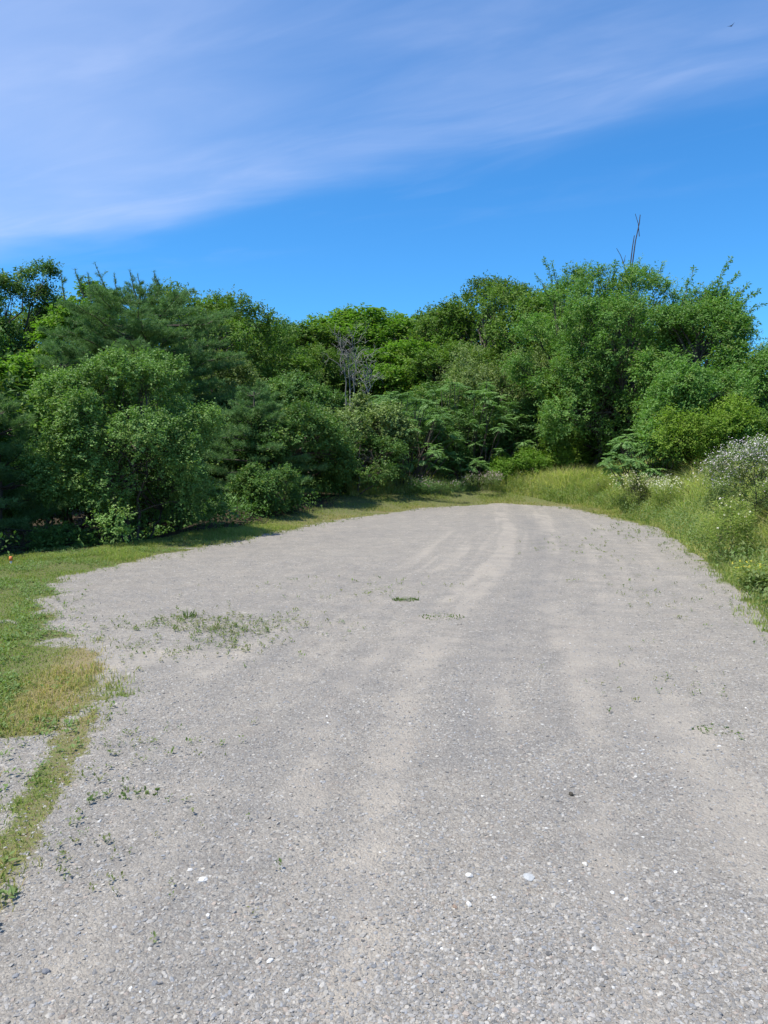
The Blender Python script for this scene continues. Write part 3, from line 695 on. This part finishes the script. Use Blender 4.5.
grow(222, 352, 27, 130, 'grey', 107, 'grey-green tree rising right behind the large round shrub', group=FR, nl=18, nspray=1500, nleaf=22, Ls=.10, spray=.55)
grow(300, 372, 33, 120, 'sumac', 108, 'blue-green tree below and left of the bleached dead tree', group=FR, nl=16, nspray=1300, nleaf=20, Ls=.12, spray=.6)
grow(352, 392, 26.5, 130, 'grey', 109, 'pale leafy tree directly under the bleached dead tree', group=FR, z0f=.2, nl=18, nspray=1500, nleaf=22, Ls=.10, spray=.5, aspect=.6)
grow(292, 400, 22, 130, 'dark', 110, 'dark leafy thicket tree between the low pine and the pale leafy tree', group=FR, z0f=.25, nl=16, nspray=1400, nleaf=20, Ls=.09, spray=.5)
grow(500, 348, 34, 150, 'grey', 111, 'broad silvery-green tree above the sumac clump', group=FR, nl=18, nspray=1600, nleaf=22, Ls=.12, spray=.6, aspect=.42)
grow(498, 274, 43, 150, 'far', 112, 'tall dome-shaped tree on the skyline behind the silvery-green tree', group=FR, nl=20, nspray=1500, nleaf=20, Ls=.17, spray=.9)
grow(520, 395, 31, 120, 'dark', 113, 'shadowy dark tree left of the tall cherry tree', group=FR, z0f=.16, nl=16, nspray=1300, nleaf=20, Ls=.09, spray=.5)
grow(430, 400, 31, 150, 'dark', 114, 'dark tree behind the sumac clump in the middle', group=FR, z0f=.2, nl=16, nspray=1300, nleaf=20, Ls=.09, spray=.5)
grow(562, 268, 30, 120, 'cherry', 115, 'slender cherry tree with a tall shoot on its left', name='cherry_tree', group=FR, nl=18, nspray=1500, nleaf=22, Ls=.11, spray=.7, aspect=.4)
grow(634, 266, 27, 165, 'cherry', 116, 'big spreading cherry tree under the dark bare stems', name='cherry_tree', group=FR, z0f=.2, nl=34, nspray=2900, nleaf=24, Ls=.10, spray=.6, aspect=.4, trunk_r=.12)
grow(700, 282, 23.5, 120, 'cherry', 117, 'cherry tree with long leafy shoots reaching out to the right', name='cherry_tree', group=FR, nl=18, nspray=1600, nleaf=22, Ls=.10, spray=.6, aspect=.4)
grow(770, 334, 22, 130, 'cherry', 118, 'lower cherry tree at the right end of the treeline', name='cherry_tree', group=FR, nl=16, nspray=1400, nleaf=22, Ls=.10, spray=.6, aspect=.42)
grow(600, 350, 28, 120, 'cherry', 119, 'shaded young cherry tree below the big spreading one', name='cherry_tree', group=FR, z0f=.2, nl=16, nspray=1300, nleaf=22, Ls=.09, spray=.5, aspect=.45)
grow(705, 360, 20.5, 130, 'cherry', 120, 'young leafy tree just above the yellow-green shrub', group=FR, z0f=.2, nl=16, nspray=1300, nleaf=22, Ls=.09, spray=.5, aspect=.45)
grow(560, 345, 29, 60, 'yellow', 121, 'small yellow-green tree wedged in front of the slender cherry tree', group=FR, z0f=.2, nl=9, nspray=450, nleaf=20, Ls=.09, spray=.45, aspect=.5)
# low shrubs
grow(704, 392, 19.5, 108, 'yellow', 131, 'yellow-green shrub beside the white-flowered bush', 'shrub', 'shrub', SH, z0f=.2, nl=15, nspray=1000, nleaf=22, Ls=.07, spray=.55, stems=5, trunk_r=.035)
grow(582, 430, 28.6, 90, 'yellow', 132, 'bright lime-green bush below the shaded young cherry tree', 'shrub', 'shrub', SH, z0f=.2, nl=12, nspray=800, nleaf=18, Ls=.08, spray=.4, stems=3, trunk_r=.04)
grow(522, 446, 28.8, 76, 'maple', 133, 'low light-green bush between the sumac clump and the lime-green bush', 'shrub', 'shrub', SH, z0f=.2, nl=10, nspray=650, nleaf=18, Ls=.08, spray=.4, stems=3, trunk_r=.04)
grow(362, 428, 24.3, 90, 'dark', 134, 'dark low bush in the middle, left of the pink-flowered weeds', 'shrub', 'shrub', SH, z0f=.15, nl=12, nspray=700, nleaf=18, Ls=.08, spray=.4, stems=3, trunk_r=.04)
grow(268, 462, 18.6, 70, 'dark', 135, 'dark low bush at the foot of the low pine', 'shrub', 'shrub', SH, z0f=.15, nl=12, nspray=700, nleaf=18, Ls=.07, spray=.35, stems=3, trunk_r=.04)
grow(66, 520, 13.9, 60, 'dark', 136, 'small dark bush at the shaded foot of the large round shrub, towards the marker stake', 'shrub', 'shrub', SH, z0f=.15, nl=9, nspray=260, nleaf=16, Ls=.06, spray=.3, stems=3, trunk_r=.03)
grow(430, 432, 29, 80, 'dark', 137, 'dark leafy bush behind the pink-flowered weeds', 'shrub', 'shrub', SH, z0f=.15, nl=12, nspray=600, nleaf=18, Ls=.08, spray=.4, stems=3, trunk_r=.04)

# pines
def put_pine(px, top, d, w, z0f, seed, label, **kw):
    loc, h = spot(px, top, d); o = pine('pine_tree', h, wpx(w, d), h * z0f, seed, **kw); o.location = [float(q) for q in loc]; return tag(o, label, 'pine tree', 'white pines')
mpp = 24.0 / F; zP = spot(140, 292, 24)[0][2]
put_pine(140, 291, 24, 230, .16, 201, 'broad white pine with bare leader shoots on top, behind the large round shrub', whorls=16, per=11,
         leaders=[(a * mpp, 0, (455 - b) * mpp + 1.6 + .1 - zP, l_) for a, b, l_ in ((-74, 288, .35), (-55, 285, .3), (-48, 287, .2), (-30, 286, .55), (-22, 288, .25), (-4, 286, .3), (3, 288, .22), (18, 287, .3), (24, 289, .2))], topw=.36, upf=.16)
put_pine(-4, 402, 14.5, 160, .10, 202, 'low white pine with drooping boughs at the left edge of the wood', whorls=8, per=8)
put_pine(254, 388, 21, 124, .08, 203, 'small white pine between the large round shrub and the dark thicket', whorls=9, per=7)
put_pine(60, 340, 21, 130, .2, 204, 'slim white pine hidden behind the top of the large round shrub', whorls=10, per=6)
put_pine(419, 314, 66, 66, .3, 205, 'distant pine poking up in the dip of the skyline', whorls=10, per=6, needle=.3)

# sumacs
def put_sumac(px, top, d, w, seed, label, cat='shrub', **kw):
    loc, h = spot(px, top, d); o = sumac('sumac', h, wpx(w, d), wpx(w, d) * .8, seed, **kw); o.location = [float(q) for q in loc]; return tag(o, label, cat, 'sumac shrubs')
put_sumac(398, 392, 27, 120, 301, 'tall sumac with arching fronds left in the middle clump', tips=75)
put_sumac(468, 378, 30, 130, 302, 'tallest sumac, right one of the middle clump', tips=90)
put_sumac(652, 425, 21, 100, 303, 'blue-green sumac next to the yellow-green shrub', tips=60, frond=.4)
put_sumac(468, 455, 28, 44, 304, 'knee-high sumac seedling behind the pink-flowered weeds', tips=14, frond=.34)
put_sumac(556, 400, 29.5, 60, 305, 'narrow sumac below the slender cherry tree', tips=30)

# hillside trees: three kinds, copied
def far_proto(seed, mat, **kw): return broadleaf('hillside_tree', 10, 4.2, 4.2, 1.2, mat, seed, nl=22, nspray=1100, nleaf=18, Ls=.24, spray=1.1, trunk_r=.2, **kw)
protos = [far_proto(401, 'far'), far_proto(402, 'maple', aspect=.7), far_proto(403, 'dark'), far_proto(404, 'grey')]
used = set()
hill = [
 (292, 322, 54, 130, 0, 'rounded green tree on the hill left of the bleached dead tree'),
 (334, 313, 60, 110, 1, 'light-green domed tree on the skyline behind the dead tree'),
 (384, 308, 57, 135, 1, 'highest light-green tree in the middle of the skyline'),
 (440, 304, 50, 70, 2, 'small dark tree on the skyline left of the tall dome-shaped tree'),
 (462, 296, 47, 110, 0, 'green tree climbing to the left shoulder of the tall dome-shaped tree'),
 (412, 340, 43, 110, 1, 'light-green tree with an open dark hollow below it'),
 (322, 345, 45, 90, 0, 'green tree close behind the left side of the dead tree'),
 (372, 345, 46, 80, 2, 'dark tree behind the right side of the dead tree'),
 (268, 350, 40, 110, 0, 'mid-green tree halfway up left of the dead tree'),
 (455, 345, 40, 110, 0, 'mid-green tree above the tallest sumac'),
 (540, 290, 38, 120, 0, 'green tree filling between the dome-shaped and slender cherry tree'),
 (440, 372, 34, 110, 2, 'dark tree filling behind the top of the sumac clump'),
 (180, 300, 40, 140, 1, 'tree showing at the right flank of the broad white pine'),
 (50, 300, 40, 120, 0, 'tree peeping between the dark feathery tree and the bright maple'),
 (-40, 280, 30, 130, 2, 'dark tree cut by the left border of the picture'),
 (-90, 300, 24, 150, 0, 'tree outside the left border'),
 (-235, 180, 12.3, 350, 0, 'near tree outside the left border shading the marker stake'),
 (-190, 250, 14.5, 330, 2, 'near tree outside the left border shading the low white pine'),
 (-60, 400, 17, 140, 2, 'low tree outside the left border'),
 (240, 330, 50, 110, 0, 'tree in the dip right of the rounded tall tree'),
 (600, 300, 34, 140, 0, 'tree behind the left half of the big spreading cherry'),
 (680, 310, 33, 150, 2, 'dark tree behind the right half of the big spreading cherry'),
 (756, 350, 34, 120, 2, 'dark tree behind the lower right-hand cherry'),
 (850, 330, 24, 170, 0, 'tree outside the right border'),
 (940, 340, 20, 180, 1, 'light tree outside the right border'),
 (320, 330, 74, 130, 2, 'far dark tree behind the light-green domed tree'),
 (452, 320, 72, 130, 0, 'far tree between the distant pine and the dome-shaped tree'),
 (385, 320, 78, 130, 0, 'far tree behind the highest light-green tree'),
 (262, 330, 70, 130, 0, 'far tree in the left dip of the skyline'),
]
for i, (px, top, d, w, k, lab) in enumerate(hill):
    loc, h = spot(px, top, d); h *= 1.04; rx = wpx(w, d); s_ = (rx / 4.2, rx / 4.2, h / 10.0); rz = (i * 2.399) % 6.283
    if k in used: o = dup(protos[k], loc, rz, s_)
    else: o = protos[k]; used.add(k); o.location = [float(q) for q in loc]; o.rotation_euler = (0, 0, rz); o.scale = s_
    tag(o, lab, 'tree', FARG)
for k in range(4):
    if k not in used:
        for ch in list(protos[k].children): bpy.data.objects.remove(ch)
        bpy.data.objects.remove(protos[k])

# dark trees standing closely behind the front row, so that no daylight comes through at knee height
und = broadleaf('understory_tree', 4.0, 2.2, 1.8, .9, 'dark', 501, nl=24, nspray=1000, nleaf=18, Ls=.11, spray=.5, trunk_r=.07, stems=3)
inner = [(20, 420, 21), (75, 425, 22), (130, 420, 22), (190, 425, 23), (240, 420, 26), (300, 415, 29), (350, 415, 31), (400, 415, 33), (450, 412, 34), (505, 410, 34), (555, 408, 33), (610, 405, 31), (660, 400, 29), (715, 395, 26), (770, 395, 25),
         (-30, 420, 19), (45, 400, 26), (160, 400, 29), (270, 400, 34), (380, 395, 36), (480, 390, 36), (580, 385, 33)]
spots_txt = ['behind the low left pine', 'left behind the large round shrub', 'centrally behind the large round shrub', 'right behind the large round shrub', 'behind the small white pine',
  'behind the dark thicket tree', 'behind the pale leafy tree', 'behind the left sumac', 'behind the tallest sumac', 'behind the shadowy dark tree', 'behind the narrow sumac', 'behind the shaded young cherry',
  'behind the blue-green sumac', 'behind the yellow-green shrub', 'behind the white-flowered bush', 'at the outer left behind the low pine', 'deeper in the wood behind the slim pine', 'deeper in the wood behind the broad pine',
  'deeper behind the low dark bush', 'deeper in the wood below the dead tree', 'deeper in the wood above the sumac clump', 'deeper in the wood behind the slender cherry']
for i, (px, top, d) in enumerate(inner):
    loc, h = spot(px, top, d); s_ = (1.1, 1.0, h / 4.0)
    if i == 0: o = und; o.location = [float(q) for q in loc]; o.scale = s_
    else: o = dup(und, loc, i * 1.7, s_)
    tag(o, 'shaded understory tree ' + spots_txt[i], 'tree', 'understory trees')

# long leafy shoots of the cherry trees
def shoots(parent_label_obj, pts, seed, mat='cherry', Ls=.10):
    rg = np.random.default_rng(seed)
    for (a, b, d, sag) in pts:
        A = at(*a, d); B = at(*b, d); org = np.array(parent_label_obj.location)
        P = curve(A, B, rg, sag, 10, .02) - org; T = Tubes(); T.add(P, .018 * np.linspace(1, .3, 10), 5)
        L = np.linalg.norm(B - A); n = int(80 * L); q = rg.uniform(.1, 1.0, n) * 9; i0 = np.minimum(q.astype(int), 8)
        C = P[i0] + (P[i0 + 1] - P[i0]) * (q - i0)[:, None]; tg = unit(P[-1] - P[0])[None]
        D = unit(tg * .6 + rg.normal(0, .6, (n, 3)) + np.array([0, 0, -.3])); N = unit(rg.normal(0, .5, (n, 3)) + np.array([0, 0, 1.0]))
        Lf = Ls * rg.uniform(.7, 1.3, n); V, Fq = leaf_quads(C + D * .03, D, N, Lf, Lf * .42)
        tv, tf = np.concatenate(T.V), np.concatenate(T.F)
        tn = np.repeat(np.stack([rg.uniform(.3, .8, n), 0 * rg.random(n)], 1), 4, 0)
        mesh_np('branch', np.concatenate([tv, V]), np.concatenate([tf, Fq + len(tv)]), 4, [M['bark'], M[mat]], {'tint': np.concatenate([np.zeros((len(tv), 2)), tn])}, parent=parent_label_obj,
                fmat=np.concatenate([np.zeros(len(tf)), np.ones(len(Fq))]))
def find(label): return next(o for o in COL.objects if o.get('label') == label)
shoots(find('cherry tree with long leafy shoots reaching out to the right'),
       [((700, 330), (731, 258), 23.5, .05), ((703, 332), (739, 273), 23.3, .08), ((710, 335), (760, 290), 23.2, .08), ((712, 340), (764, 304), 23.6, .1),
        ((705, 335), (748, 284), 23.9, .05), ((690, 320), (716, 280), 23.5, .05), ((680, 310), (694, 268), 23.5, .02), ((708, 345), (752, 318), 23.4, .1), ((700, 340), (742, 305), 23.4, .1), ((705, 345), (738, 322), 23.4, .1)], 61)
shoots(find('slender cherry tree with a tall shoot on its left'),
       [((556, 300), (544, 257), 29.8, .03), ((560, 300), (552, 262), 29.6, .03), ((566, 300), (578, 266), 30, .03), ((556, 310), (536, 275), 29.8, .05), ((575, 300), (585, 270), 29.8, .02)], 62)
shoots(find('big spreading cherry tree under the dark bare stems'),
       [((600, 290), (598, 264), 27, .03), ((650, 290), (664, 262), 26.7, .03), ((628, 288), (640, 259), 27, .03), ((612, 288), (616, 262), 26.8, .03)], 63)

# ------------------------------------------------------------------ dead trees
def dead_tree():
    rg = np.random.default_rng(71); d = 30.0; loc, h = spot(348, 333, d); e = empty('dead_tree', loc)
    tag(e, 'bleached dead tree with thin tangled bare twigs amid green trees', 'dead tree'); org = np.array(loc)
    T = Tubes(); B = Tubes()
    stems = [((346, 400), (340, 345)), ((350, 398), (352, 338)), ((353, 398), (356, 350)), ((364, 425), (366, 360)), ((368, 400), (372, 372))]
    for a, b in stems:
        A = at(*a, d) - org; A0 = np.array([A[0] * .3, 0, 0.0]); Bp = at(*b, d) - org
        P = np.concatenate([curve(A0, A, rg, 0, 5, .02)[:-1], curve(A, Bp, rg, 0, 8, .04)]); T.add(P, np.linspace(.038, .010, len(P)), 6)
        for k in range(13):
            s = P[rg.integers(5, len(P))]; L = rg.uniform(.3, 1.0); dr = unit(np.array([rg.normal(0, .55), rg.normal(0, .5), rg.uniform(.2, 1)]))
            Q_ = curve(s, s + dr * L, rg, .18, 6, .06); Q_[:, 2] -= np.linspace(0, 1, 6) ** 3 * rg.uniform(0, .4); B.add(Q_, np.linspace(.014, .005, 6), 4)
            for j in range(4):
                s2 = Q_[rg.integers(2, 6)]; dr2 = unit(dr + rg.normal(0, .7, 3)); B.add(curve(s2, s2 + dr2 * L * .45, rg, .1, 4, .06), np.linspace(.009, .005, 4), 3)
    T.build('trunk', M['deadwood'], e); B.build('twigs', M['deadwood'], e)
dead_tree()
def snag():
    rg = np.random.default_rng(73); d = 30.0; loc, h = spot(632, 215, d); e = empty('dead_tree', loc); tag(e, 'dark bare dead stems sticking up above the big spreading cherry tree', 'dead tree'); org = np.array(loc)
    T = Tubes(); base = at(632, 300, d) - org
    T.add(curve((0, 0, 0), base, rg, 0, 8, .01), np.linspace(.12, .08, 8), 8); T.build('trunk', M['darkwood'], e)
    for pts, r in (([(632, 300), (634, 262), (637, 240), (641, 222), (642, 213)], .028), ([(641, 235), (640, 222), (637, 212)], .016), ([(632, 290), (632, 262), (634, 246), (636, 234)], .028),
                   ([(632, 285), (625, 262), (622, 254), (618, 247)], .016), ([(625, 262), (627, 254)], .013)):
        P = np.array([at(*p, d) - org for p in pts]); P = np.concatenate([P[i] + (P[i + 1] - P[i]) * q for i in range(len(P) - 1) for q in (np.linspace(0, 1, 4)[:-1, None],)] + [P[-1:]])
        P[:, 1] += P[:, 2] * .02; b = Tubes(); b.add(P, r * np.linspace(1, .55, len(P)), 6); b.build('branch', M['darkwood'], e)
snag()

# ------------------------------------------------------------------ flowering plants
def flower_part(name, P, size, col, parent, rg):
    n = len(P); K = 5
    N = unit(rg.normal(0, .5, (n, 3)) + np.array([0, -.3, 1.0])); A = unit(np.cross(N, rg.normal(0, 1, (n, 3)))); B = np.cross(N, A)
    ang = np.arange(K) * 2 * math.pi / K; L = size[:, None, None]
    rad = lambda a, r: (A[:, None] * np.cos(a)[None, :, None] + B[:, None] * np.sin(a)[None, :, None]) * L * r
    V = np.stack([np.repeat(P[:, None], K, 1), P[:, None] + rad(ang - .5, .42) + N[:, None] * L * .1, P[:, None] + rad(ang, .5), P[:, None] + rad(ang + .5, .42) + N[:, None] * L * .1], 2).reshape(-1, 3)
    c = np.repeat(np.clip(np.array(col)[None] * rg.uniform(.8, 1.1, (n, 1)), 0, 1), K * 4, 0)
    return tag(mesh_np(name, V, np.arange(n * K * 4).reshape(-1, 4), 4, M['petal'], {'col': c}, parent=parent), kind='stuff')
def flowering(px, top, d, w, mat, seed, label, nflow, fcol, fsize, name='flowering_shrub', cat='flowering shrub', group=None, **kw):
    o = grow(px, top, d, w, mat, seed, label, cat, name, group, **kw); cr = next(c for c in o.children if c.name.startswith('crown'))
    me = cr.data; co = np.empty(len(me.vertices) * 3, np.float32); me.vertices.foreach_get('co', co); co = co.reshape(-1, 4, 3)[:, 2]
    rg = np.random.default_rng(seed + 5); hi = co[:, 2] + .25 * rg.random(len(co)) * co[:, 2].max(); c = co[np.argsort(-hi)[:len(co) // 2]]
    P = c[rg.choice(len(c), nflow)] + rg.normal(0, .015, (nflow, 3)) + np.array([0, 0, .03])
    flower_part('flowers', P, rg.uniform(.6, 1.2, nflow) * fsize, fcol, o, rg); return o
WH = (.62, .57, .61)
flowering(752, 434, 12.5, 92, 'grey', 601, 'bush covered in small white flowers on the right bank', 4600, WH, .020, z0f=.2, nl=16, nspray=900, nleaf=18, Ls=.045, spray=.28, stems=6, trunk_r=.012, aspect=.35)
flowering(815, 430, 10.5, 110, 'grey', 602, 'white-flowered bush cut by the right border', 2800, WH, .020, z0f=.2, nl=14, nspray=700, nleaf=18, Ls=.045, spray=.28, stems=6, trunk_r=.012, aspect=.35)
FP = 'flowering weeds at the meadow edge'
for i, (px, top, d, w, lab, nf, fc) in enumerate([
    (640, 470, 19.8, 60, 'cream-flowered weed clump at the front of the meadow below the blue-green sumac', 900, (.62, .60, .42)),
    (676, 474, 18.2, 54, 'pale flowering weed clump just right of the cream-flowered one', 700, (.60, .60, .46)),
    (610, 472, 24, 56, 'leafy weed clump where the far grass strip meets the meadow', 40, (.55, .55, .4)),
    (484, 470, 27, 50, 'pink-flowered weed clump right of the sumac seedling', 420, (.50, .36, .40)),
    (438, 474, 25.2, 60, 'weed clump with dusty pink flowers left of the sumac seedling', 260, (.48, .36, .38)),
    (525, 470, 27.6, 60, 'green weed clump below the low light-green bush', 30, (.5, .5, .4)),
    (565, 470, 27.4, 60, 'green weed clump in front of the lime-green bush', 20, (.5, .5, .4)),
    (730, 492, 11.0, 60, 'tall weed clump below the white-flowered bush', 60, (.62, .6, .5)),
    (764, 556, 9.0, 46, 'yellow-dotted weed clump on the right bank nearest the gravel', 90, (.55, .48, .06))]):
    flowering(px, top, d, w, ['meadow', 'meadow', 'blade', 'grey', 'sumac', 'blade', 'grey', 'meadow', 'meadow'][i], 620 + i, lab, nf, fc, .03, 'flowering_weed', 'flowering weed', FP, z0f=.2, nl=12, nspray=260, nleaf=14, Ls=.06, spray=.42, stems=9, trunk_r=.006, aspect=.2, upb=1.9)

# ------------------------------------------------------------------ small things
def marker(px, base, hpx, d, name, label, cat, cols, w):
    p = at(px, base, d); z = float(H(p[0], d)); hh = hpx * d / F; e = empty(name, (p[0], d, z)); tag(e, label, cat)
    top = p[2] + hh - z
    for part, z0, z1, ww, c in cols(top):
        T = Tubes(); zs = np.array([z0, z0 + .004, z0 + (z1 - z0) * .5, z1 - .004, z1]); T.add([(0, 0, q) for q in zs], [.001, ww, ww * .9, ww * .8, .001], 10)
        o = T.build(part, M['paint_' + c], e)
for n_, c_ in (('orange', (.75, .22, .06)), ('white', (.78, .78, .76))):
    m = bpy.data.materials.new('paint_' + n_); m.use_nodes = True; t = NT(m.node_tree); p = m.node_tree.nodes['Principled BSDF']
    t.l.new(t.mix(t.noise(None, 30, 4), (c_[0] * .8, c_[1] * .8, c_[2] * .8, 1), (*c_, 1)), p.inputs['Base Color']); p.inputs['Roughness'].default_value = .6; M['paint_' + n_] = m
marker(11, 564, 8, 11.2, 'marker_stake', 'short orange and white marker stake at the lawn edge under the dark trees', 'marker', lambda T_: [('stake', -.05, T_ * .35, .022, 'white'), ('cap', T_ * .35 + .002, T_, .028, 'orange')], .03)
marker(-1, 560, 27, 12.5, 'marker_post', 'thin white-topped post at the left border under the dark trees', 'post', lambda T_: [('post', -.05, T_ * .78, .012, 'white'), ('reflector', T_ * .78 + .002, T_, .036, 'white')], .03)
def bird():
    loc = at(731, 26, 60); V = np.array([(-.14, 0, 0), (0, 0, .035), (.14, 0, 0), (0, 0, -.035), (0, .035, 0), (0, -.035, 0), (-.02, .02, .01), (.06, .03, .01), (-.06, .33, .10), (-.02, -.02, .01), (.06, -.03, .01), (-.06, -.33, .10), (-.02, .02, -.004), (.06, .03, -.004), (-.02, -.02, -.004), (.06, -.03, -.004)])
    Fc = [(0, 1, 4), (4, 1, 2), (0, 5, 1), (1, 5, 2), (0, 4, 3), (4, 2, 3), (0, 3, 5), (5, 3, 2), (6, 7, 8), (9, 11, 10), (12, 8, 13), (14, 15, 11)]
    o = mesh_np('bird', V, np.array(Fc), 3, M['darkwood']); o.location = [float(q) for q in loc]; o.rotation_euler = (0, 0, .6); tag(o, 'tiny dark bird flying high in the blue sky', 'bird')
bird()
bpy.context.view_layer.update()
